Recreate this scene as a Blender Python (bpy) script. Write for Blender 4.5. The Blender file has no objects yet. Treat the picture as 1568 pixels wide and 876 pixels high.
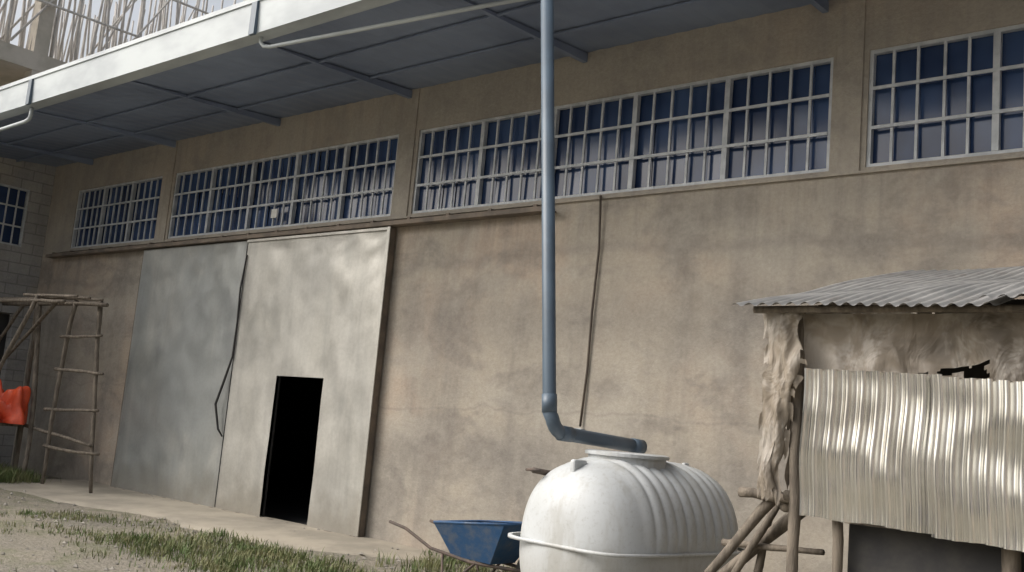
import bpy, random
from math import *
from mathutils import Vector as V, Matrix, noise
random.seed(7)
S=bpy.context.scene
# ------------------------------------------------------------------ helpers
class B:
    def __init__(s): s.v=[]; s.f=[]
    def add(s,vs,fs):
        o=len(s.v); s.v+= [tuple(v) for v in vs]; s.f+=[tuple(i+o for i in f) for f in fs]
    def box(s,a,b,M=None):
        x0,y0,z0=a; x1,y1,z1=b
        vs=[V(q) for q in [(x0,y0,z0),(x1,y0,z0),(x1,y1,z0),(x0,y1,z0),(x0,y0,z1),(x1,y0,z1),(x1,y1,z1),(x0,y1,z1)]]
        if M: vs=[M@q for q in vs]
        s.add(vs,[(0,3,2,1),(4,5,6,7),(0,1,5,4),(1,2,6,5),(2,3,7,6),(3,0,4,7)])
    def tube(s,pts,r,seg=10,wob=0,cap=True):
        pts=[V(p) for p in pts]; n=len(pts)
        rs=r if isinstance(r,(list,tuple)) else [r]*n
        o=len(s.v); prev=None
        for i,p in enumerate(pts):
            if i==0: d=pts[1]-p
            elif i==n-1: d=p-pts[i-1]
            else: d=(pts[i+1]-p).normalized()+(p-pts[i-1]).normalized()
            d.normalize()
            if prev is None:
                a=d.orthogonal().normalized()
            else:
                a=(prev-d*prev.dot(d)).normalized()
            prev=a; b=d.cross(a)
            for k in range(seg):
                t=2*pi*k/seg
                s.v.append(tuple(p+(a*cos(t)+b*sin(t))*rs[i]*(1+wob*random.uniform(-1,1))))
        for i in range(n-1):
            for k in range(seg):
                k2=(k+1)%seg
                s.f.append((o+i*seg+k,o+i*seg+k2,o+(i+1)*seg+k2,o+(i+1)*seg+k))
        if cap:
            s.f.append(tuple(o+k for k in range(seg))[::-1]); s.f.append(tuple(o+(n-1)*seg+k for k in range(seg)))
    def pole(s,a,b,r=.035,bend=.03,n=6):
        a=V(a); b=V(b); L=(b-a).length
        off=V((random.uniform(-1,1),random.uniform(-1,1),random.uniform(-1,1)))*bend*L
        pts=[];rs=[]
        for i in range(n+1):
            t=i/n; pts.append(a.lerp(b,t)+off*sin(pi*t)*.6+V([random.uniform(-1,1)*r*.25 for _ in range(3)]))
            rs.append(r*(1.1-.3*t)*random.uniform(.92,1.08))
        s.tube(pts,rs,8)
    def grid(s,nu,nv,fn,skip=None):
        o=len(s.v)
        for j in range(nv+1):
            for i in range(nu+1): s.v.append(tuple(fn(i/nu,j/nv)))
        for j in range(nv):
            for i in range(nu):
                if skip and skip((i+.5)/nu,(j+.5)/nv): continue
                a=o+j*(nu+1)+i; s.f.append((a,a+1,a+nu+2,a+nu+1))
    def obj(s,name,mat,parent=None,smooth=False):
        me=bpy.data.meshes.new(name); me.from_pydata(s.v,[],s.f); me.update()
        if smooth:
            for p in me.polygons: p.use_smooth=True
        ob=bpy.data.objects.new(name,me); S.collection.objects.link(ob)
        me.materials.append(mat)
        if parent: ob.parent=parent
        return ob
def empty(name,loc=(0,0,0)):
    e=bpy.data.objects.new(name,None); S.collection.objects.link(e); return e

# ------------------------------------------------------------------ materials
def new(name):
    m=bpy.data.materials.new(name); m.use_nodes=True
    nt=m.node_tree; b=nt.nodes["Principled BSDF"]
    return m,nt,b
def N(nt,t,**k):
    n=nt.nodes.new(t)
    for a,v in k.items(): setattr(n,a,v)
    return n
def coords(nt,scale=(1,1,1),loc=(0,0,0)):
    tc=N(nt,'ShaderNodeTexCoord'); mp=N(nt,'ShaderNodeMapping')
    mp.inputs['Scale'].default_value=scale; mp.inputs['Location'].default_value=loc
    nt.links.new(tc.outputs['Object'],mp.inputs['Vector']); return mp.outputs[0]
def noi(nt,sc,det=4,rough=.55,scale=(1,1,1),loc=(0,0,0),dist=0):
    n=N(nt,'ShaderNodeTexNoise'); n.inputs['Scale'].default_value=sc; n.inputs['Detail'].default_value=min(det,4)
    n.inputs['Roughness'].default_value=rough; n.inputs['Distortion'].default_value=dist
    nt.links.new(coords(nt,scale,loc),n.inputs['Vector']); return n.outputs['Fac']
def ramp(nt,src,a,b,ca=0,cb=1):
    r=N(nt,'ShaderNodeMapRange'); r.inputs[1].default_value=a; r.inputs[2].default_value=b
    r.inputs[3].default_value=ca; r.inputs[4].default_value=cb; r.interpolation_type='SMOOTHSTEP'
    nt.links.new(src,r.inputs[0]); return r.outputs[0]
def mix(nt,fac,a,b,mode='MIX'):
    m=N(nt,'ShaderNodeMix',data_type='RGBA',blend_type=mode)
    if isinstance(fac,(int,float)): m.inputs[0].default_value=fac
    else: nt.links.new(fac,m.inputs[0])
    for i,c in ((6,a),(7,b)):
        if isinstance(c,tuple): m.inputs[i].default_value=(*c,1)
        else: nt.links.new(c,m.inputs[i])
    return m.outputs[2]
def mul(nt,a,b,op='MULTIPLY'):
    m=N(nt,'ShaderNodeMath',operation=op)
    for i,c in ((0,a),(1,b)):
        if isinstance(c,(int,float)): m.inputs[i].default_value=c
        else: nt.links.new(c,m.inputs[i])
    return m.outputs[0]
def N_abs(nt,a):
    m=N(nt,'ShaderNodeMath',operation='ABSOLUTE'); nt.links.new(a,m.inputs[0]); return m.outputs[0]
def bump(nt,b,h,st=.3,d=.01):
    n=N(nt,'ShaderNodeBump'); n.inputs['Strength'].default_value=st; n.inputs['Distance'].default_value=d
    nt.links.new(h,n.inputs['Height']); nt.links.new(n.outputs[0],b.inputs['Normal'])
def simple(name,ca,cb,sc=5,rough=.7,metal=0,bst=.2,scale=(1,1,1),bd=.01,lo=.35,hi=.65,spec=.5):
    m,nt,b=new(name); f=noi(nt,sc,4,.6,scale)
    c=mix(nt,ramp(nt,f,lo,hi),ca,cb)
    nt.links.new(c,b.inputs['Base Color']); b.inputs['Roughness'].default_value=rough; b.inputs['Metallic'].default_value=metal
    b.inputs['Specular IOR Level'].default_value=spec
    if bst: bump(nt,b,noi(nt,sc*6,2,.6,scale),bst,bd)
    return m

def wall_mat(name,A,Bc,W,D,seed=0,blocks=False):
    m,nt,b=new(name)
    c=mix(nt,ramp(nt,noi(nt,.4,4,.6,(1,1,1.3),(seed,0,0),.4),.38,.62),A,Bc)
    c=mix(nt,mul(nt,ramp(nt,noi(nt,.5,3,.55,(1,1,1),(seed+9,3,4),.4),.45,.65),.85),c,W)
    st=ramp(nt,noi(nt,1.7,4,.65,(1,1,.12),(seed+3,0,0)),.45,.72)
    c=mix(nt,mul(nt,st,.6),c,D)
    pt=ramp(nt,noi(nt,.9,4,.65,(1,1,1.6),(seed+30,0,0),.6),.48,.64)
    c=mix(nt,mul(nt,pt,.6),c,D)
    pt=ramp(nt,noi(nt,.8,4,.6,(1,1,1.1),(seed+60,0,0),.5),.5,.66)
    c=mix(nt,mul(nt,pt,.5),c,(.47,.435,.375))
    sx=N(nt,'ShaderNodeSeparateXYZ'); nt.links.new(coords(nt),sx.inputs[0])
    zz=mul(nt,sx.outputs[2],mul(nt,noi(nt,.6,4,.6,(1,1,.2),(seed+5,0,0)),.6),'ADD')
    for h,wd,s in ((2.0,.025,.30),(3.75,.10,.35),(3.0,.5,.4),(1.5,.4,.35)):
        d=N_abs(nt,mul(nt,zz,h,'SUBTRACT'))
        c=mix(nt,mul(nt,ramp(nt,d,0,wd,1,0),s),c,D)
    ro=mul(nt,ramp(nt,zz,3.3,4.3),ramp(nt,noi(nt,5,4,.7,(1,1,.1),(seed+13,0,0)),.45,.7))
    c=mix(nt,mul(nt,ro,.5),c,D)
    f=noi(nt,7,4,.75,(1,1,1),(seed,5,0)); c=mix(nt,ramp(nt,f,.3,.7,0,.25),c,(.53,.49,.43))
    f2=noi(nt,26,3,.75); c=mix(nt,ramp(nt,f2,.3,.7,0,.2),c,(.14,.125,.11))
    if blocks:
        br=N(nt,'ShaderNodeTexBrick'); tc=coords(nt,(1,1,1))
        cb=N(nt,'ShaderNodeCombineXYZ'); sp=N(nt,'ShaderNodeSeparateXYZ'); nt.links.new(tc,sp.inputs[0])
        nt.links.new(sp.outputs[1],cb.inputs[0]); nt.links.new(sp.outputs[2],cb.inputs[1]); nt.links.new(cb.outputs[0],br.inputs['Vector'])
        br.inputs['Scale'].default_value=1; br.inputs['Brick Width'].default_value=.4; br.inputs['Row Height'].default_value=.2; br.inputs['Mortar Size'].default_value=.012
        br.inputs['Color1'].default_value=(.88,.88,.88,1); br.inputs['Color2'].default_value=(1,1,1,1); br.inputs['Mortar'].default_value=(.6,.6,.6,1)
        c=mix(nt,.8,c,br.outputs['Color'],'MULTIPLY')
    nt.links.new(c,b.inputs['Base Color']); b.inputs['Roughness'].default_value=.92; b.inputs['Specular IOR Level'].default_value=.2
    bump(nt,b,noi(nt,12,4,.75),.45,.025)
    return m

M_wall=wall_mat('cement_plaster',(.415,.37,.305),(.345,.315,.27),(.47,.375,.295),(.195,.18,.165))
M_band=wall_mat('cement_plaster_upper',(.44,.40,.34),(.38,.35,.305),(.45,.385,.315),(.285,.265,.24),20)
M_wing=wall_mat('block_wall',(.44,.44,.44),(.36,.365,.37),(.45,.43,.41),(.27,.27,.27),50,True)
M_conc=simple('concrete',(.50,.46,.40),(.40,.37,.31),1.5,.9,0,.4)
M_apron=simple('sandy_screed',(.39,.35,.285),(.28,.255,.21),1.2,.95,0,.6,(1,1,1),.02)
M_soffit=simple('roof_underside_sheet',(.26,.315,.43),(.18,.22,.31),.5,.5,.15,0)
M_gut=simple('gutter_white',(.52,.57,.59),(.38,.42,.45),2,.5,.0,.05,(.4,1,1))
M_frame=simple('window_frame_grey',(.58,.61,.64),(.43,.46,.49),6,.55,.1,.05)
M_rail=simple('door_rail',(.22,.18,.145),(.14,.12,.10),4,.7,.3,.1)
M_pipe=simple('grey_pvc',(.095,.135,.18),(.08,.11,.145),3,.42,0,0)
M_wood=simple('weathered_pole',(.20,.17,.135),(.105,.088,.07),6,.85,0,.5,(4,4,.7),.01)
M_pole2=simple('eucalyptus_pole',(.60,.58,.55),(.42,.40,.38),6,.85,0,0,(3,3,.6))
M_black=simple('dark_metal',(.03,.03,.032),(.05,.048,.045),5,.7,.2,.1)
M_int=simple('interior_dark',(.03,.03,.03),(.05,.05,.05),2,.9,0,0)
M_cable=simple('cable_black',(.07,.055,.045),(.10,.08,.06),5,.7,0,0)
M_blue=simple('blue_paint',(.025,.085,.20),(.10,.13,.18),7,.6,.1,.3,(1,1,1),.01,.4,.75)
M_rust=simple('rusty_steel',(.16,.12,.10),(.10,.085,.075),10,.8,.3,.2)
M_orange=simple('orange_tarp',(.75,.10,.03),(.55,.06,.02),4,.5,0,.3)
M_paper=simple('paper',(.8,.8,.78),(.75,.75,.72),4,.8,0,0)

def glass_mat():
    m,nt,b=new('blue_window_glass')
    c=mix(nt,ramp(nt,noi(nt,.8,3),.38,.62),(.02,.04,.105),(.05,.09,.20))
    nt.links.new(c,b.inputs['Base Color']); b.inputs['Roughness'].default_value=.16
    b.inputs['Specular IOR Level'].default_value=.5
    return m
M_glass=glass_mat()
def door_mat(name,a,bc,w,dk):
    m,nt,b=new(name)
    c=mix(nt,ramp(nt,noi(nt,.5,4,.6,(1,1,.8),(3,0,1),.4),.35,.65),a,bc)
    c=mix(nt,mul(nt,ramp(nt,noi(nt,.8,4,.7,(1,1,.5),(8,0,0),.6),.45,.68),.6),c,w)
    c=mix(nt,mul(nt,ramp(nt,noi(nt,1.1,4,.7,(1,1,.5),(18,0,2),.4),.5,.70),.6),c,dk)
    st=ramp(nt,noi(nt,5,4,.7,(1,1,.06)),.45,.72); c=mix(nt,mul(nt,st,.4),c,dk)
    sx=N(nt,'ShaderNodeSeparateXYZ'); nt.links.new(coords(nt),sx.inputs[0])
    zz=mul(nt,sx.outputs[2],mul(nt,noi(nt,3,4,.7),.8),'ADD')
    c=mix(nt,ramp(nt,zz,.35,1.1,.55,0),c,(.29,.26,.21))
    f=noi(nt,22,4,.75); c=mix(nt,ramp(nt,f,.35,.7,0,.18),c,(.2,.19,.17))
    nt.links.new(c,b.inputs['Base Color']); b.inputs['Metallic'].default_value=.35
    nt.links.new(ramp(nt,noi(nt,3,3,.6),.3,.7,.32,.52),b.inputs['Roughness'])
    return m
M_doorL=door_mat('door_sheet_grey',(.40,.415,.40),(.33,.35,.35),(.49,.49,.46),(.27,.285,.29))
M_doorR=door_mat('door_sheet_light',(.51,.50,.46),(.44,.435,.41),(.59,.58,.54),(.34,.34,.32))
def zinc(name,a,bc,rust,metal=.85,r0=.28,r1=.5,ramt=.5,rs=3.2):
    m,nt,b=new(name)
    c=mix(nt,ramp(nt,noi(nt,3,4,.6,(1,1,.3)),.35,.65),a,bc)
    rf=mul(nt,ramp(nt,noi(nt,rs,4,.7,(1,1,.4),(4,4,4)),.52,.75),ramt)
    c=mix(nt,rf,c,rust); nt.links.new(c,b.inputs['Base Color'])
    b.inputs['Metallic'].default_value=metal
    nt.links.new(ramp(nt,noi(nt,4,3,.6),.3,.7,r0,r1),b.inputs['Roughness'])
    return m
M_zinc=zinc('corrugated_zinc',(.86,.85,.81),(.70,.69,.65),(.36,.32,.27),.95,.14,.25,.5,2.0)
M_zroof=zinc('corrugated_roof_old',(.34,.335,.325),(.24,.24,.235),(.16,.135,.115),.2,.5,.7)
def tank_mat():
    m,nt,b=new('white_polyethylene')
    c=mix(nt,ramp(nt,noi(nt,1.5,4,.6),.35,.7),(.53,.555,.57),(.45,.47,.475))
    d=ramp(nt,noi(nt,4,4,.75,(1,1,.25)),.46,.70); c=mix(nt,mul(nt,d,.5),c,(.33,.32,.285))
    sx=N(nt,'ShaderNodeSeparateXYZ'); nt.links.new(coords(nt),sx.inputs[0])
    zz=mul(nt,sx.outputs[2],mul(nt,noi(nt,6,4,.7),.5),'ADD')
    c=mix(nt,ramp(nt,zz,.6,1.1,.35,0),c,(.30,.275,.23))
    g=noi(nt,30,4,.8); c=mix(nt,ramp(nt,g,.5,.72,0,.3),c,(.25,.24,.21))
    nt.links.new(c,b.inputs['Base Color']); b.inputs['Roughness'].default_value=.52
    return m
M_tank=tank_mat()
def tarp_mat():
    m,nt,b=new('brown_tarpaulin')
    c=mix(nt,ramp(nt,noi(nt,1.6,4,.65,(1,1,1),(0,0,0),.6),.38,.62),(.36,.31,.25),(.20,.17,.135))
    c=mix(nt,mul(nt,ramp(nt,noi(nt,4,4,.7,(1,1,.8),(2,0,7),.6),.48,.64),.7),c,(.54,.50,.45))
    nt.links.new(c,b.inputs['Base Color']); b.inputs['Roughness'].default_value=.5
    tr=N(nt,'ShaderNodeBsdfTranslucent'); nt.links.new(c,tr.inputs[0])
    ms=N(nt,'ShaderNodeMixShader'); ms.inputs[0].default_value=.25
    out=nt.nodes['Material Output']; nt.links.new(b.outputs[0],ms.inputs[1]); nt.links.new(tr.outputs[0],ms.inputs[2]); nt.links.new(ms.outputs[0],out.inputs[0])
    bump(nt,b,noi(nt,6,4,.6,(1,1,.6),(0,0,0),1),.7,.05); return m
M_tarp=tarp_mat()
def ground_mat():
    m,nt,b=new('dry_earth')
    c=mix(nt,ramp(nt,noi(nt,.5,4,.6),.35,.65),(.33,.295,.235),(.22,.205,.17))
    c=mix(nt,mul(nt,ramp(nt,noi(nt,1.1,4,.7,(1,1,1),(5,5,0)),.48,.62),.65),c,(.15,.165,.08))
    c=mix(nt,ramp(nt,noi(nt,18,4,.75),.35,.7,0,.5),c,(.42,.39,.34))
    c=mix(nt,ramp(nt,noi(nt,60,3,.7),.45,.7,0,.5),c,(.11,.10,.08))
    nt.links.new(c,b.inputs['Base Color']); b.inputs['Roughness'].default_value=.95; b.inputs['Specular IOR Level'].default_value=.15
    bump(nt,b,noi(nt,16,4,.8),.9,.05); return m
M_ground=ground_mat()
def grass_mat():
    m,nt,b=new('grass_blades')
    c=mix(nt,ramp(nt,noi(nt,4,3),.35,.65),(.085,.135,.035),(.21,.205,.095))
    nt.links.new(c,b.inputs['Base Color']); b.inputs['Roughness'].default_value=.7; return m
M_grass=grass_mat()
M_stone=simple('stones',(.42,.39,.34),(.25,.235,.21),12,.9,0,0)

# ------------------------------------------------------------------ ground
def gh(x,y):
    k=min(1,max(0,(-y-.2)/1.5)) if y<0 else 0
    far=max(0,1-max(abs(x+8)-25,0)/10)
    return k*far*(.05*noise.noise(V((x*.5,y*.5,0)))+.02*noise.noise(V((x*2.3,y*2.3,3)))) - .004
xs=[-600,-300,-150,-80,-50,-36]+[-28+i*.25 for i in range(145)]+[14,25,50,100,300,600]
ys=[-600,-300,-120,-60,-30,-20]+[-14+i*.25 for i in range(61)]+[3,10,40,100,300,600]
b=B()
for y in ys:
    for x in xs: b.v.append((x,y,gh(x,y) if -14<=y<=1 else -.004))
n=len(xs)
for j in range(len(ys)-1):
    for i in range(n-1):
        a=j*n+i; b.f.append((a,a+1,a+n+1,a+n))
b.obj('ground',M_ground,None,True)
b=B()
def ap(u,v):
    x=-16.6+u*8.9
    w=1.55+.45*noise.noise(V((x*.45,0,7)))+.1*noise.noise(V((x*3,0,7)))+.6*max(0,(-x-12)/4)
    w*=min(1,.15+(1-u)*5)
    y=-.005-v*w
    z=(.05*(1-v**2.2)+.012*noise.noise(V((x*3,y*3,0)))*v)*min(1,(1-u)*7)-.012*max(0,1-(1-u)*9)
    if v>.99: z=-.05
    return (x,y,z+.0)
b.grid(110,14,ap); b.obj('concrete_apron',M_apron,None,True)

# ------------------------------------------------------------------ warehouse
wh=empty('warehouse')
XL,XR=-19.4,4.5
WT=5.80
Z0,Z1=4.11,5.22
wins=[(-18.35,-15.42),(-15.02,-9.66),(-9.28,-3.76),(-3.42,2.0)]
hole_door=(-15.3,-9.7)
def wall_grid(b,xsb,zsb,holes,y0,y1):
    for i in range(len(xsb)-1):
        for j in range(len(zsb)-1):
            cx=(xsb[i]+xsb[i+1])/2; cz=(zsb[j]+zsb[j+1])/2
            if any(h[0]<cx<h[1] and h[2]<cz<h[3] for h in holes): continue
            a,c,e,g=xsb[i],xsb[i+1],zsb[j],zsb[j+1]
            b.add([(a,y0,e),(c,y0,e),(c,y0,g),(a,y0,g)],[(0,1,2,3)])
            b.add([(a,y1,e),(c,y1,e),(c,y1,g),(a,y1,g)],[(3,2,1,0)])
    for h in holes:
        x0,x1,z0,z1=h
        b.add([(x0,y0,z0),(x0,y1,z0),(x0,y1,z1),(x0,y0,z1)],[(0,1,2,3)])
        b.add([(x1,y0,z0),(x1,y1,z0),(x1,y1,z1),(x1,y0,z1)],[(3,2,1,0)])
        b.add([(x0,y0,z0),(x1,y0,z0),(x1,y1,z0),(x0,y1,z0)],[(0,1,2,3)])
        b.add([(x0,y0,z1),(x1,y0,z1),(x1,y1,z1),(x0,y1,z1)],[(3,2,1,0)])
b=B()
holes=[(hole_door[0],hole_door[1],-.2,3.85)]
wall_grid(b,[XL,hole_door[0],hole_door[1],XR],[-.2,3.85,4.04],holes,0,.2)
b.obj('front_wall',M_wall,wh)
b=B()
holes=[(w[0],w[1],Z0,Z1) for w in wins]
xb=sorted([XL,XR]+[w[k] for w in wins for k in (0,1)])
wall_grid(b,xb,[4.04,Z0,Z1,6.1],holes,0.0,.2)
b.obj('clerestory_wall',M_band,wh)
b=B()
for x0,x1 in ((-15.36,-15.08),(-9.60,-9.34),(-3.72,-3.47)): b.box((x0,-.018,4.075),(x1,.0,5.79))
b.obj('pilasters',M_band,wh)
b=B(); b.box((XL+.7,-.035,4.05),(XR,-.002,4.075)); b.obj('sill_ledge',M_band,wh)
b=B(); b.box((-18.9,-.17,3.94),(-6.9,-.02,3.96)); b.box((-18.9,-.17,3.96),(-6.9,-.155,3.995))
for i in range(18):
    x=-18.7+i*.68; b.box((x,-.15,3.966),(x+.05,-.0405,4.028))
b.obj('sliding_door_rail',M_rail,wh)
def window(x0,x1,z0,z1,npan,name,M=None,ncol=5):
    fr=B(); y=.05
    def bx(bb,a,c):
        bb.box(a,c,M)
    t=.035
    bx(fr,(x0,y-.03,z0),(x0+t,y+.03,z1)); bx(fr,(x1-t,y-.03,z0),(x1,y+.03,z1))
    bx(fr,(x0+t,y-.028,z0),(x1-t,y+.028,z0+t)); bx(fr,(x0+t,y-.028,z1-t),(x1-t,y+.028,z1))
    pw=(x1-x0)/npan
    for i in range(npan):
        if i: bx(fr,(x0+i*pw-.028,y-.034,z0+t),(x0+i*pw+.028,y+.025,z1-t))
        for k in range(1,ncol):
            xx=x0+i*pw+k*pw/ncol+random.uniform(-.01,.01)
            bx(fr,(xx-.012,y-.022,z0+t),(xx+.012,y+.0,z1-t))
    for k in (1,2):
        zz=z0+(z1-z0)*k/3
        bx(fr,(x0+t,y-.040,zz-.015),(x1-t,y-.0235,zz+.015))
    fr.obj(name+'_frame',M_frame,wh)
    g=B(); 
    for i in range(npan):
        for k in range(ncol):
            a=x0+i*pw+k*pw/ncol; c=a+pw/ncol
            for r in range(3):
                e=z0+(z1-z0)*r/3; h=z0+(z1-z0)*(r+1)/3
                t1=random.uniform(-.008,.008); t2=random.uniform(-.008,.008)
                vs=[V((a,y+.045+t1,e)),V((c,y+.045-t1,e)),V((c,y+.045-t1+t2,h)),V((a,y+.045+t1+t2,h))]
                if M: vs=[M@q for q in vs]
                g.add(vs,[(0,1,2,3)])
    g.obj(name+'_panes',M_glass,wh)
for w,nn in zip(wins,(3,5,5,5)):
    window(w[0],w[1],Z0,Z1,nn,'window')
b=B(); b.box((-12.23,-.012,4.26),(-12.10,-.004,4.39)); b.obj('paper_note',M_paper,wh)
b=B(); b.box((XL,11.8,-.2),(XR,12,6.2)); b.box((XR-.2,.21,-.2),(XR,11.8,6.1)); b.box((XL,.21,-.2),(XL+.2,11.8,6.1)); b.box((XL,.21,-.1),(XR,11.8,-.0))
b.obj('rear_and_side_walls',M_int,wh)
# roof
RL,RR=-24.5,6.0
def rz(y): return WT+.08*y
b=B()
ey=-2.42
b.add([(RL,ey,rz(ey)),(RR,ey,rz(ey)),(RR,6,rz(6)+.4),(RL,6,rz(6)+.4)],[(3,2,1,0)])
b.add([(RL,ey,rz(ey)+.3),(RR,ey,rz(ey)+.3),(RR,6,rz(6)+.75),(RL,6,rz(6)+.75),(RR,12.5,rz(0)+.1),(RL,12.5,rz(0)+.1)],[(0,1,2,3),(3,2,4,5)])
b.obj('roof_sheeting',M_zroof,wh)
b=B()
def sof(u,v):
    x=RL+u*(RR-RL); y=.0+v*(ey)
    return (x,y,rz(y)+ -.012+.004*(abs(((x/.25)%1)-.5)*4-1))
b.grid(int((RR-RL)/.0625),6,sof); b.obj('roof_soffit',M_soffit,wh)
b=B()
for y in (-.75,-1.55): b.box((RL,y-.02,rz(y)-.05),(RR,y+.02,rz(y)-.03))
x=-23.6
while x<5.5:
    b.add([(x-.03,-.001,rz(0)-.13),(x+.03,-.001,rz(0)-.13),(x+.03,-2.38,rz(-2.38)-.03),(x-.03,-2.38,rz(-2.38)-.03),
           (x-.03,-.001,rz(0)-.025),(x+.03,-.001,rz(0)-.025),(x+.03,-2.38,rz(-2.38)-.025),(x-.03,-2.38,rz(-2.38)-.025)],
          [(0,3,2,1),(4,5,6,7),(0,1,5,4),(1,2,6,5),(2,3,7,6),(3,0,4,7)])
    x+=2.82
b.obj('purlins_and_rafters',M_soffit,wh)
# gutter / fascia
b=B()
y0,y1=-2.60,-2.42
b.add([(RL,y0,5.57),(RR,y0,5.57),(RR,y1,5.56),(RL,y1,5.56),(RL,y0-.02,5.97),(RR,y0-.02,5.97),(RR,y0+.01,5.98),(RL,y0+.01,5.98),(RR,y1,5.98),(RL,y1,5.98)],
      [(0,1,2,3)[::-1],(0,1,5,4),(4,5,6,7),(3,2,8,9)[::-1]])
b.box((RL,y0-.035,5.93),(RR,y0-.021,5.985))
b.obj('eave_gutter',M_gut,wh)
b=B()
for x in (-20.2,-14.75,-9.3,-3.85,1.6):
    b.box((x-.05,y0-.045,5.55),(x+.05,y0-.005,5.925)); 
b.obj('gutter_joints',M_pipe,wh)
b=B()
b.tube([(-9.3,-2.5,5.57),(-9.3,-2.5,5.50),(-9.27,-2.48,5.46),(-9.18,-2.46,5.445),(-6.5,-2.1,5.46),(-4.2,-1.7,5.5)],.022,10)
b.tube([(-14.9,-2.5,5.57),(-14.9,-2.5,5.44),(-14.94,-2.5,5.39),(-15.05,-2.5,5.37),(-19,-2.5,5.3)],.028,10)
b.obj('overflow_pipes',M_gut,wh,True)
# sliding door
sd=wh
def panel(x0,x1,z0,z1,name,mat,hole=None,y=-.10,seed=0,amp=.012):
    b=B(); dx=.05
    nu=round((x1-x0)/dx); nv=round((z1-z0)/dx)
    def fn(u,v):
        x=x0+u*(x1-x0); z=z0+v*(z1-z0)
        e=min(1,min(u,1-u)*(x1-x0)/.15,min(v,1-v)*(z1-z0)/.15)
        d=amp*noise.noise(V((x*.9,seed,z*.8)))+amp*.35*noise.noise(V((x*2.6+z,seed,z*1.9)))
        top=max(0,(z-2.4)/1.3)*max(0,(x-x0)/(x1-x0)); d+=top*amp*1.6*abs(noise.noise(V((x*2.2-z*2.0,seed+3,z*1.6+x*.8))))
        return (x,y+d*e*1.2,z)
    sk=None
    if hole:
        def sk(u,v):
            x=x0+u*(x1-x0); z=z0+v*(z1-z0); return hole[0]<x<hole[1] and z<hole[2]
    b.grid(nu,nv,fn,sk); b.obj(name,mat,sd,True)
panel(-15.50,-12.60,.0,3.92,'door_leaf_sheet_grey',M_doorL,None,-.10,1,.020)
panel(-12.55,-9.50,.0,3.92,'door_leaf_sheet_light',M_doorR,(-11.5,-10.5,1.98),-.115,5,.020)
b=B()
b.box((-9.5,-.115,.0),(-9.485,-.03,3.93)); b.box((-15.52,-.10,.0),(-15.5,-.03,3.93))
b.obj('door_edge',M_rail,sd)
b=B()
b.box((-15.5,-.13,-.03),(-9.46,-.04,.012)); 
b.box((-12.60,-.095,.0),(-12.55,-.07,3.92))  # black bar standing in for the shaded gap between the leaves
b.box((-11.52,-.06,.013),(-11.5,-.04,1.98)); b.box((-10.5,-.06,.013),(-10.48,-.04,1.98))
b.obj('door_frame_and_gap_shade',M_black,sd)
b=B()
b.box((-9.535,-.142,.0),(-9.48,-.128,3.93))
b.box((-12.55,-.140,3.89),(-9.54,-.128,3.925))
b.obj('door_trim',M_doorR,sd)
b=B()
b.tube([(-12.53,-.13,3.7),(-12.56,-.15,3.2),(-12.55,-.14,2.7),(-12.56,-.14,2.2),(-12.64,-.16,1.9),(-12.74,-.2,1.5),(-12.66,-.16,1.15),(-12.58,-.13,1.05)],[.012,.014,.012,.014,.018,.018,.016,.01],8)
b.obj('door_pull_chain',M_black,sd,True)
b=B()
for i in range(16):
    x=-15.4+i*.38+random.uniform(-.1,.1); b.box((x,-.16,-.02),(x+random.uniform(.05,.15),-.131,.05))
b.obj('door_floor_guides',M_rust,sd)
b=B()
b.tube([(-6.28,-.06,4.08),(-6.27,-.03,3.5),(-6.30,-.03,2.8),(-6.31,-.02,2.2),(-6.34,-.03,1.6)],.013,6)
b.obj('hanging_cable',M_cable,wh,True)
b=B(); b.box((-6.39,-.06,1.50),(-6.30,-.0,1.58)); b.obj('cable_junction_box',M_gut,wh)

# ------------------------------------------------------------------ left wing
wg=empty('warehouse_wing')
b=B()
MW=Matrix(((0,-1,0,XL),(-1,0,0,0),(0,0,1,0),(0,0,0,1)))
def tw(bb,f):
    tmp=B(); f(tmp)
    bb.add([MW@V(q) for q in tmp.v],tmp.f)
holes=[(.42,3.2,Z0,Z1),(.35,3.6,-.2,2.85)]
tw(b,lambda t: wall_grid(t,[.0,.35,.42,3.2,3.6,9],[-.2,2.85,Z0,Z1,6.0],holes,0,.2))
b.obj('wing_wall',M_wing,wg)
save=wh; wh=wg
window(.42,3.2,Z0,Z1,3,'wing_window',MW)
wh=save
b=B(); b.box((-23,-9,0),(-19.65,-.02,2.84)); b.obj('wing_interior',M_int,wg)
b=B(); b.box((-24,-9.3,6.0),(-18.9,-2.75,6.12)); b.obj('wing_roof',M_zroof,wg)

# ------------------------------------------------------------------ building under construction
uc=empty('building_under_construction')
b=B()
b.box((-33,-5,8.95),(-24,14,9.38)); b.box((-33,-5,5.2),(-24,14,5.5))
for y in (-4.7,-.9,1.35,5.5,9.6,13.6):
    b.box((-24.42,y-.2,-.1),(-24.02,y+.2,8.95)); b.box((-32.4,y-.2,-.1),(-32.,y+.2,8.95))
b.box((-24.45,1.15,9.38),(-24.1,1.5,13.5)); b.box((-24.45,9.4,9.38),(-24.1,9.8,13.5))
b.obj('concrete_frame',M_conc,uc)
b=B(); b.box((-24.3,-4.5,5.5),(-24.1,1.1,8.2)); b.box((-24.3,1.6,5.5),(-24.1,5.2,8.9)); b.obj('infill_walls',M_wall,uc)
b=B()
for row in range(9):
    X=-24.15-row*.9
    y=-4+random.random()*.3
    while y<13:
        b.pole((X+random.uniform(-.2,.2),y,9.38),(X+random.uniform(-.25,.25),y+random.uniform(-.25,.25),random.uniform(12.6,14.2)),.034,.02,4)
        y+=random.uniform(.28,.7)
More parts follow.
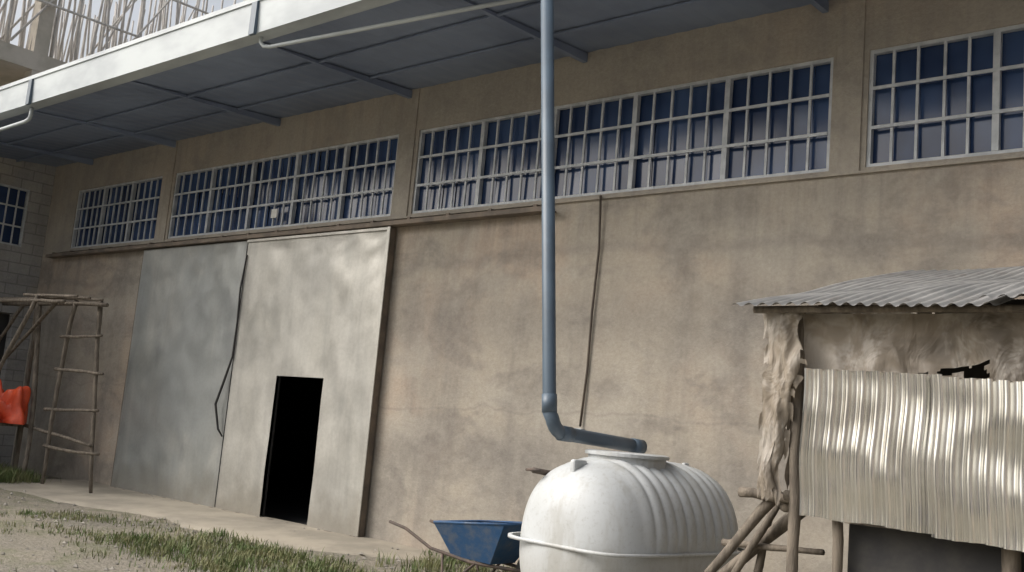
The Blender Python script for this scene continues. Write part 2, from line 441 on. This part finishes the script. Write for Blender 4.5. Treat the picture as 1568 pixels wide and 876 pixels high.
for row in range(3):
    for i in range(7):
        y=-4+i*2.3; b.pole((-24.1-row,y,9.5),(-24.1-row,y+random.uniform(1.2,2.4),13.3),.03,.02,4)
for z in (10.6,11.9): b.pole((-24.0,-4,z),(-24.0,13,z+.2),.035,.004,10)
b.obj('formwork_props',M_pole2,uc,True)

# ------------------------------------------------------------------ unseen building and wall, added as dark reflections for the metal sheets
nb=empty('added_reflection_building')
b=B(); b.box((7.5,-26,-.1),(16,-1.0,6.5)); b.obj('walls',M_wall,nb)
b=B(); b.box((7.1,-26.4,6.5),(16.4,-.6,6.65)); b.obj('roof',M_zroof,nb)
b=B()
for i in range(6): b.box((7.44,-24.5+i*4,1.2),(7.49,-22.9+i*4,2.6)); b.box((7.44,-24.5+i*4,4.2),(7.49,-22.9+i*4,5.4))
b.obj('windows',M_glass,nb)
b=B(); b.box((-6,-20.2,-.1),(7.4,-20,2.6)); b.obj('added_reflection_wall',M_wing,None)  # wall out of view, added to darken what the sheets reflect

# ------------------------------------------------------------------ downpipe
dp=empty('downpipe')
b=B()
pts=[(-5.27,-2.5,5.62),(-4.83,-2.5,1.66)]
e=[]
for k in range(1,7):
    t=k/6*pi/2
    e.append((-4.83+.02*sin(t)+.02,-2.5+.14*(1-cos(t)),1.66-.15*sin(t)))
b.tube(pts+e+[(-4.72,-1.95,1.485),(-4.63,-1.5,1.455)],.055,20)
b.obj('pipe',M_pipe,dp,True)
b=B()
b.tube([(-4.845,-2.5,1.80),(-4.83,-2.5,1.66)],.060,20); b.tube([(-4.792,-2.40,1.512),(-4.775,-2.28,1.506)],.060,20)
b.tube([(-4.65,-1.6,1.462),(-4.63,-1.48,1.455)],.061,20)
b.obj('pipe_couplings',M_pipe,dp,True)

# ------------------------------------------------------------------ water tank
tk=empty('water_tank')
cx,cy=-4.38,-1.93
HL=.90; HW=.60; HH=.625; zc=.72
def se(t,n):
    c,s=cos(t),sin(t); return (copysign(abs(c)**(2/n),c),copysign(abs(s)**(2/n),s))
b=B(); nu,nv=96,150
def tf(u,v):
    t=2*pi*u; q=-1+2*v
    y=q*HL
    k=(1-abs(q)**4.2)**(1/2.3) if abs(q)<1 else 0
    cxn,sz=se(t,2.45)
    rib=0
    if -.62<q<.92 and sz>.0:
        ph=((q+.62)/1.54*12)%1
        rib=.022*max(0,sin(pi*ph))**.6*min(1,(sz)*6)*min(1,(q+.62)*6)
    w=HW*(1-.05*max(0,sz))
    return (cx+(w+rib)*cxn*k, cy+y, zc+(HH+rib)*sz*(k**.75))
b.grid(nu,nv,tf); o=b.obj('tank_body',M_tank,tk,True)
b=B()
def fl(u,v):
    t=2*pi*u; c,s=se(t,5.2); r=(.0,.024,.024,.0)[round(v*3)]; z=(-.012,-.012,.012,.012)[round(v*3)]
    return (cx+(HW+.0+r)*c*.99,cy+(HL-.018+r)*s,zc+z)
b.grid(96,3,fl); b.obj('seam_flange',M_tank,tk,True)
b=B()
b.tube([(cx,cy-.12,1.27),(cx,cy-.12,1.375)],.30,40); b.tube([(cx,cy-.12,1.376),(cx,cy-.12,1.40),(cx,cy-.12,1.408)],[.325,.325,.30],40)
o=b.obj('manhole_lid',M_tank,tk,False)
b=B()
b.box((cx-.02,cy-.74,1.05),(cx+.03,cy-.60,1.33)); b.box((cx-.02,cy+.60,1.12),(cx+.02,cy+.67,1.36))
o=b.obj('lifting_lug',M_tank,tk); md=o.modifiers.new('b','BEVEL'); md.width=.015; md.segments=2
b=B(); b.tube([(cx-.30,cy-.62,1.20),(cx-.33,cy-.80,1.22)],.022,10); b.tube([(cx-.40,cy-.80,1.22),(cx-.25,cy-.80,1.225)],.012,8); b.obj('inlet_valve',M_rust,tk,True)
b=B()
for y in (-.55,0,.5): b.box((cx-.6,cy+y-.08,.0),(cx+.6,cy+y+.08,.12))
b.obj('support_blocks',M_conc,tk)
tk.matrix_world=Matrix.Translation((cx,cy,0))@Matrix.Rotation(radians(-6),4,'Z')@Matrix.Translation((-cx,-cy,0))

# ------------------------------------------------------------------ wheelbarrow
wb=empty('wheelbarrow')
DX=.20
b=B()
bx0,bx1=-7.30+DX,-6.42+DX; yc=-.95
top=[(bx0,yc-.35,.54),(bx1,yc-.32,.62),(bx1,yc+.32,.62),(bx0,yc+.35,.54)]
bot=[(bx0+.16,yc-.22,.24),(bx1-.25,yc-.18,.22),(bx1-.25,yc+.18,.22),(bx0+.16,yc+.22,.24)]
b.add(top+bot,[(4,5,6,7),(0,1,5,4),(1,2,6,5),(2,3,7,6),(3,0,4,7)])
o=b.obj('tray',M_blue,wb); md=o.modifiers.new('s','SOLIDIFY'); md.thickness=.008
md=o.modifiers.new('b','BEVEL'); md.width=.03; md.segments=3
b=B(); b.tube([V(t) for t in top]+[V(top[0])],.013,8); b.obj('tray_rim',M_blue,wb,True)
b=B()
for s in (-1,1):
    b.tube([(-7.98+DX,yc+s*.3,.46),(-7.75+DX,yc+s*.29,.42),(-7.4+DX,yc+s*.26,.27),(-6.9+DX,yc+s*.2,.20),(-6.3+DX,yc+s*.06,.19)],.017,8)
    b.tube([(-7.25+DX,yc+s*.24,.24),(-7.2+DX,yc+s*.27,.0),(-7.05+DX,yc+s*.25,.01),(-6.85+DX,yc+s*.19,.2)],.014,8)
b.obj('handles_and_legs',M_rust,wb,True)
b=B()
pts=[(-6.28+DX+.17*cos(t*pi/12),yc,.19+.17*sin(t*pi/12)) for t in range(25)]
b.tube(pts,.035,10,cap=False); b.tube([(-6.28+DX,yc-.08,.19),(-6.28+DX,yc+.08,.19)],.03,10); b.obj('wheel',M_black,wb,True)

# ------------------------------------------------------------------ scaffold trestle on the left
sc=empty('wooden_trestle')
b=B()
P=b.pole
P((-18.4,-1.0,2.93),(-14.75,-1.0,2.86),.04,.006,9); P((-18.4,-1.55,2.90),(-15.1,-1.5,2.84),.035,.006,9)
P((-18.5,-1.2,2.99),(-15.2,-1.2,2.95),.03,.006,9)
P((-17.05,-1.0,3.0),(-16.30,-1.15,0),.045,.03,9); P((-17.7,-.7,3.0),(-17.9,-.6,0),.045,.03,9)
P((-16.0,-1.5,2.95),(-17.5,-1.9,0),.035,.02,9); P((-18.3,-1.5,2.9),(-18.3,-1.6,0),.04,.02)
P((-16.1,-1.1,2.95),(-18.6,-1.2,1.3),.03,.02,9); P((-17.6,-1.0,2.9),(-18.9,-1.0,1.7),.03,.02)
P((-15.75,-1.0,2.95),(-15.85,-1.05,0),.036,.02,9); P((-15.15,-.9,2.95),(-14.5,-.95,0),.036,.02,9)
for z,o_ in ((2.35,.0),(1.8,.03),(1.2,-.02),(.6,.02)):
    t=(2.95-z)/2.95
    P((-16.0+random.uniform(-.1,.1),-1.08,z+o_),(-15.15+.65*t+random.uniform(.08,.25),-.96,z-o_+.03),.026,.02)
P((-17.6,-1.05,.95),(-14.6,-1.0,.72),.03,.01)
for y in (-1.05,-1.25,-1.45): P((-16.6,y,2.98),(-14.9,y+.05,2.93),.026,.02)
b.obj('poles',M_wood,sc,True)
tb=empty('wooden_bench')
b=B()
b.box((-18.4,-1.75,.86),(-16.75,-1.35,.90)); b.box((-18.4,-1.32,.86),(-16.8,-.95,.9))
b.box((-18.3,-1.7,.74),(-16.85,-1.65,.855))
for x in (-18.2,-17.0):
    for y in (-1.65,-1.05): b.box((x,y,0),(x+.07,y+.07,.855))
b.obj('bench_frame',M_wood,tb)
b=B()
def hp(u,v):
    a=2*pi*u; r=sin(pi*v*.5)
    n_=noise.noise(V((cos(a)*1.5*r,sin(a)*1.5*r,2)))*.45+noise.noise(V((cos(a)*4*r,sin(a)*4*r,5)))*.35
    return (-17.22+cos(a)*.72*r*(1+n_),-1.35+sin(a)*.36*r*(1+n_),.91+.52*max(0,cos(pi*v*.5))**1.0*(1+n_*2.4))
b.grid(64,26,hp); b.obj('orange_tarp_bundle',M_orange,None,True)

# ------------------------------------------------------------------ kiosk / hut
ht=empty('market_shed')
def corr(x0,x1,fn,pitch,amp,name,mat,nv=14):
    b=B(); nu=int((x1-x0)/pitch*12)
    def prof(x):
        s=sin(2*pi*x/pitch); return amp*copysign(abs(s)**.8,s)
    b.grid(nu,nv,lambda u,v: fn(x0+u*(x1-x0),v,prof(x0+u*(x1-x0))))
    return b.obj(name,mat,ht,True)
def rf(x,v,c):
    y=-3.72+v*2.25+(.03*sin(x*5) if v<.01 else 0); z=2.29+.255*(y+3.72)+c+.03*noise.noise(V((x*1.2,y*1.5,0)))
    xx=x+.17*v
    return (xx,y,z)
corr(-2.66,-1.3,rf,.076,.009,'roof_sheet_a',M_zroof)
def rf2(x,v,c):
    q=rf(x,v,c); return (q[0],q[1]-.04,q[2]+.02+.01*sin(x*3))
corr(-1.38,.9,rf2,.076,.009,'roof_sheet_b',M_zroof)
b=B()
P=b.pole
P((-2.6,-3.6,2.28),(.8,-3.6,2.26),.02,.004); P((-2.4,-1.6,2.77),(.8,-1.6,2.77),.03,.004); P((-2.55,-2.6,2.52),(.8,-2.6,2.52),.03,.004)
P((-2.40,-3.45,2.3),(-2.34,-3.48,0),.036,.012,9); P((-2.3,-1.7,2.75),(-2.3,-1.7,0),.045,.01)
P((-2.14,-3.44,1.3),(-2.12,-3.44,0),.028,.01); P((-1.3,-3.42,2.3),(-1.3,-3.42,0),.045,.01); P((.5,-3.48,2.3),(.5,-3.48,0),.045,.01)
P((.6,-1.7,2.75),(.6,-1.7,0),.045,.01)
P((-2.45,-3.42,1.28),(.5,-3.42,1.22),.025,.006)
P((-2.50,-3.3,1.22),(-2.38,-1.7,1.2),.03,.01)
b.obj('posts_and_beams',M_wood,ht,True)
b=B()
def crum(x,z,s): 
    return .035*noise.noise(V((x*2.2,z*1.6,s)))+.025*abs(noise.noise(V((x*6+z*2,z*3,s+2))))+.012*noise.noise(V((x*13,z*9,s+4)))
def tp(u,v):
    x=-2.44+u*2.9; ln=.42+.10*noise.noise(V((x*2,0,0)))+.04*noise.noise(V((x*9,0,0)))
    z=2.27-v*ln-.03*abs(sin(x*4.2))*v
    y=-3.47+crum(x,z,1)*1.2+.022*sin(x*11+3*noise.noise(V((x*2,z*3,4))))*(.3+v)
    return (x,y,z)
b.grid(220,36,tp,lambda u,v: v>.60 and .24<u<.36 and noise.noise(V((u*40,v*6,0)))+v>.62)
def tp2(u,v):
    y=-3.5+u*1.8; z=2.28+.25*u*1.8-v*(1.0+.3*noise.noise(V((y*2,0,5)))+.08*noise.noise(V((y*11,0,5))))
    x=-2.42+crum(y,z,7)*1.3
    return (x,y,z)
b.grid(80,60,tp2)
def tp3(u,v):
    ln=1.02+.22*noise.noise(V((u*4,0,1)))+.06*noise.noise(V((u*15,0,1)))
    z=2.27-v*ln; wd=.26*(1-.45*min(1,v*1.2))+.07*noise.noise(V((0,v*5,2)))
    x=-2.58+.04*v+.02*sin(v*6)+u*wd+.02*noise.noise(V((u*5,v*6,3)))
    y=-3.56+crum(x*2,z,13)*1.6+.02*sin(u*6+v*2)
    return (x,y,z)
b.grid(36,80,tp3,lambda u,v: (u<.12 or u>.88) and noise.noise(V((u*2,v*14,18)))>.05 and v>.15)
b.obj('tarpaulin',M_tarp,ht,True)
def dent(x,z): return .012*noise.noise(V((x*2.4,z*3,9)))+.004*noise.noise(V((x*7,z*6,2)))
def sh(x,v,c):
    z=1.18+v*.77+.012*sin(x*2)+.010*noise.noise(V((x*6,v,0)))
    return (x+.015*noise.noise(V((z*3,0,3))),-3.53+c+dent(x,z)*1.4,z)
def sh1(x,v,c):
    q=sh(x,v,c); return (q[0],q[1]-.02,q[2]) 
corr(-2.30,-1.60,sh1,.076,.016,'counter_sheet_a',M_zinc,30)
def sh2(x,v,c):
    q=sh(x,v,c); return (q[0]+.01+.01*(1-v),q[1]-.045,q[2]-.012)
corr(-1.65,-.6,sh2,.076,.016,'counter_sheet_b',M_zinc,30)
def sh3(x,v,c):
    q=sh(x,v,c); return (q[0],q[1]-.02,q[2]-.01)
corr(-.62,.55,sh3,.076,.016,'counter_sheet_c',M_zinc,30)
b=B(); b.box((-2.1,-3.38,.0),(.5,-3.35,1.17)); b.box((-2.2,-1.8,.0),(.6,-1.76,2.6)); b.box((.55,-3.4,0),(.6,-1.8,2.2))  # dark sheet below the counter; black panels also stand in for interior shade
b.obj('dark_sheet_and_interior_shade',M_black,ht)
b=B()
for i in range(6): b.box((-2.2+.0*i,-3.2+i*.2,1.16),(.5,-3.04+i*.2,1.18))
b.obj('counter_planks',M_wood,ht)
lt=empty('log_support')
b=B(); P=b.pole
P((-2.55,-3.25,1.30),(-3.05,-3.6,.5),.03,.01); P((-2.5,-3.0,1.22),(-3.3,-3.1,.45),.036,.01)
P((-3.3,-3.15,.0),(-2.6,-3.1,1.28),.026,.02); P((-2.95,-3.0,.0),(-2.7,-3.0,1.25),.028,.01)
P((-3.2,-3.2,.62),(-2.2,-3.25,.66),.022,.01); P((-2.75,-3.35,1.27),(-2.3,-3.3,1.25),.026,.01)
P((-3.0,-3.05,.95),(-2.35,-3.1,.98),.02,.01)
b.obj('logs',M_wood,lt,True)

# ------------------------------------------------------------------ grass and stones
b=B()
def tuft(x,y,n,h,sp):
    for _ in range(n):
        r=sp*abs(random.gauss(0,.6)); a=random.random()*2*pi
        px,py=x+r*cos(a),y+r*sin(a)
        if py>-.03: continue
        hh=h*random.uniform(.4,1.15); w=random.uniform(.003,.006); az=random.random()*2*pi
        lx,ly=cos(az)*hh*random.uniform(.1,.8),sin(az)*hh*random.uniform(.1,.8)
        tx,ty=-sin(az)*w,cos(az)*w; z=gh(px,py)-.01
        b.add([(px-tx,py-ty,z),(px+tx,py+ty,z),(px+lx*.4+tx*.8,py+ly*.4+ty*.8,z+hh*.6),(px+lx*.4-tx*.8,py+ly*.4-ty*.8,z+hh*.6),(px+lx,py+ly,z+hh*.92)],[(0,1,2,3),(3,2,4)])
for i in range(260):
    x=random.uniform(-18.2,-16.0); tuft(x,random.uniform(-2.1,-1.0),26,.28,.18)
for i in range(420):
    t=random.random(); x=-12.3+t*5.0; y=-2.2-.9*random.random()+random.gauss(0,.25)
    if noise.noise(V((x*.9,y*.9,4)))<-.05: continue
    tuft(x,y,14,.08,.28)
for i in range(260):
    x=random.uniform(-10.2,-7.0); y=random.uniform(-3.2,-1.6)
    tuft(x,y,20,.12,.22)
for i in range(90): tuft(random.uniform(-7.9,-5.2),random.uniform(-1.3,-.1),20,.16,.16)
for i in range(30): tuft(random.uniform(-8.3,-5.3),-.12+random.uniform(-.1,.05),8,.12,.1)
for i in range(300): tuft(random.uniform(-16,0),random.uniform(-9,-3),10,.08,.25)
b.obj('grass',M_grass)
b=B()
for i in range(1600):
    x=random.uniform(-18,-2); y=-.15-abs(random.gauss(0,2.5)); r=random.choice((.008,.012,.015,.02,.03))
    if -16<x<-8.3 and y>-1.5 and random.random()<.7: continue
    z=gh(x,y)+r*.2+(.05*(1-min(1,(-y)/1.4)) if -16<x<-8.3 else 0)
    vs=[]
    for d in ((1,0,0),(0,1,0),(-1,0,0),(0,-1,0),(0,0,.8),(0,0,-.6)):
        vs.append((x+d[0]*r*random.uniform(.7,1.4),y+d[1]*r*random.uniform(.7,1.4),z+d[2]*r*random.uniform(.7,1.2)))
    b.add(vs,[(0,1,4),(1,2,4),(2,3,4),(3,0,4),(1,0,5),(2,1,5),(3,2,5),(0,3,5)])
b.obj('gravel',M_stone)

# ------------------------------------------------------------------ light
SE,SAZ=40,(-.72,-.69)
w=bpy.data.worlds.new('World'); S.world=w; w.use_nodes=True
nt=w.node_tree; bg=nt.nodes['Background']; sky=nt.nodes.new('ShaderNodeTexSky'); sky.sky_type='NISHITA'; sky.sun_disc=False
sky.sun_elevation=radians(SE); sky.sun_rotation=atan2(SAZ[0],SAZ[1]); sky.dust_density=8; sky.air_density=1.2
hs=nt.nodes.new('ShaderNodeHueSaturation'); hs.inputs['Saturation'].default_value=.42; hs.inputs['Value'].default_value=1.3
nt.links.new(sky.outputs[0],hs.inputs['Color']); nt.links.new(hs.outputs[0],bg.inputs[0]); bg.inputs[1].default_value=.15
sd_=V((SAZ[0],SAZ[1],0)).normalized()*cos(radians(SE))+V((0,0,sin(radians(SE))))
L=bpy.data.lights.new('sun','SUN'); L.energy=1.05; L.angle=radians(50); L.color=(1,.965,.91)
lo=bpy.data.objects.new('sun',L); S.collection.objects.link(lo); lo.rotation_euler=sd_.to_track_quat('Z','Y').to_euler()

# ------------------------------------------------------------------ camera
p=radians(8.1); H=V((-.6526,.7577,0)); R0=V((.7577,.6526,0)); Z=V((0,0,1))
F=H*cos(p)+Z*sin(p); U0=Z*cos(p)-H*sin(p)
R=(.9961*R0+.0877*U0).normalized(); U=(-.0877*R0+.9961*U0).normalized()
cam=bpy.data.cameras.new('camera'); co=bpy.data.objects.new('camera',cam); S.collection.objects.link(co)
cam.sensor_width=36; cam.lens=36*1546/1568; cam.clip_end=3000; cam.clip_start=.05
Mx=Matrix((R,U,-F)).transposed().to_4x4(); Mx.translation=V((0,-8.68,1.5)); co.matrix_world=Mx
S.camera=co
S.view_settings.view_transform='Standard'; S.view_settings.look='None'; S.view_settings.exposure=0
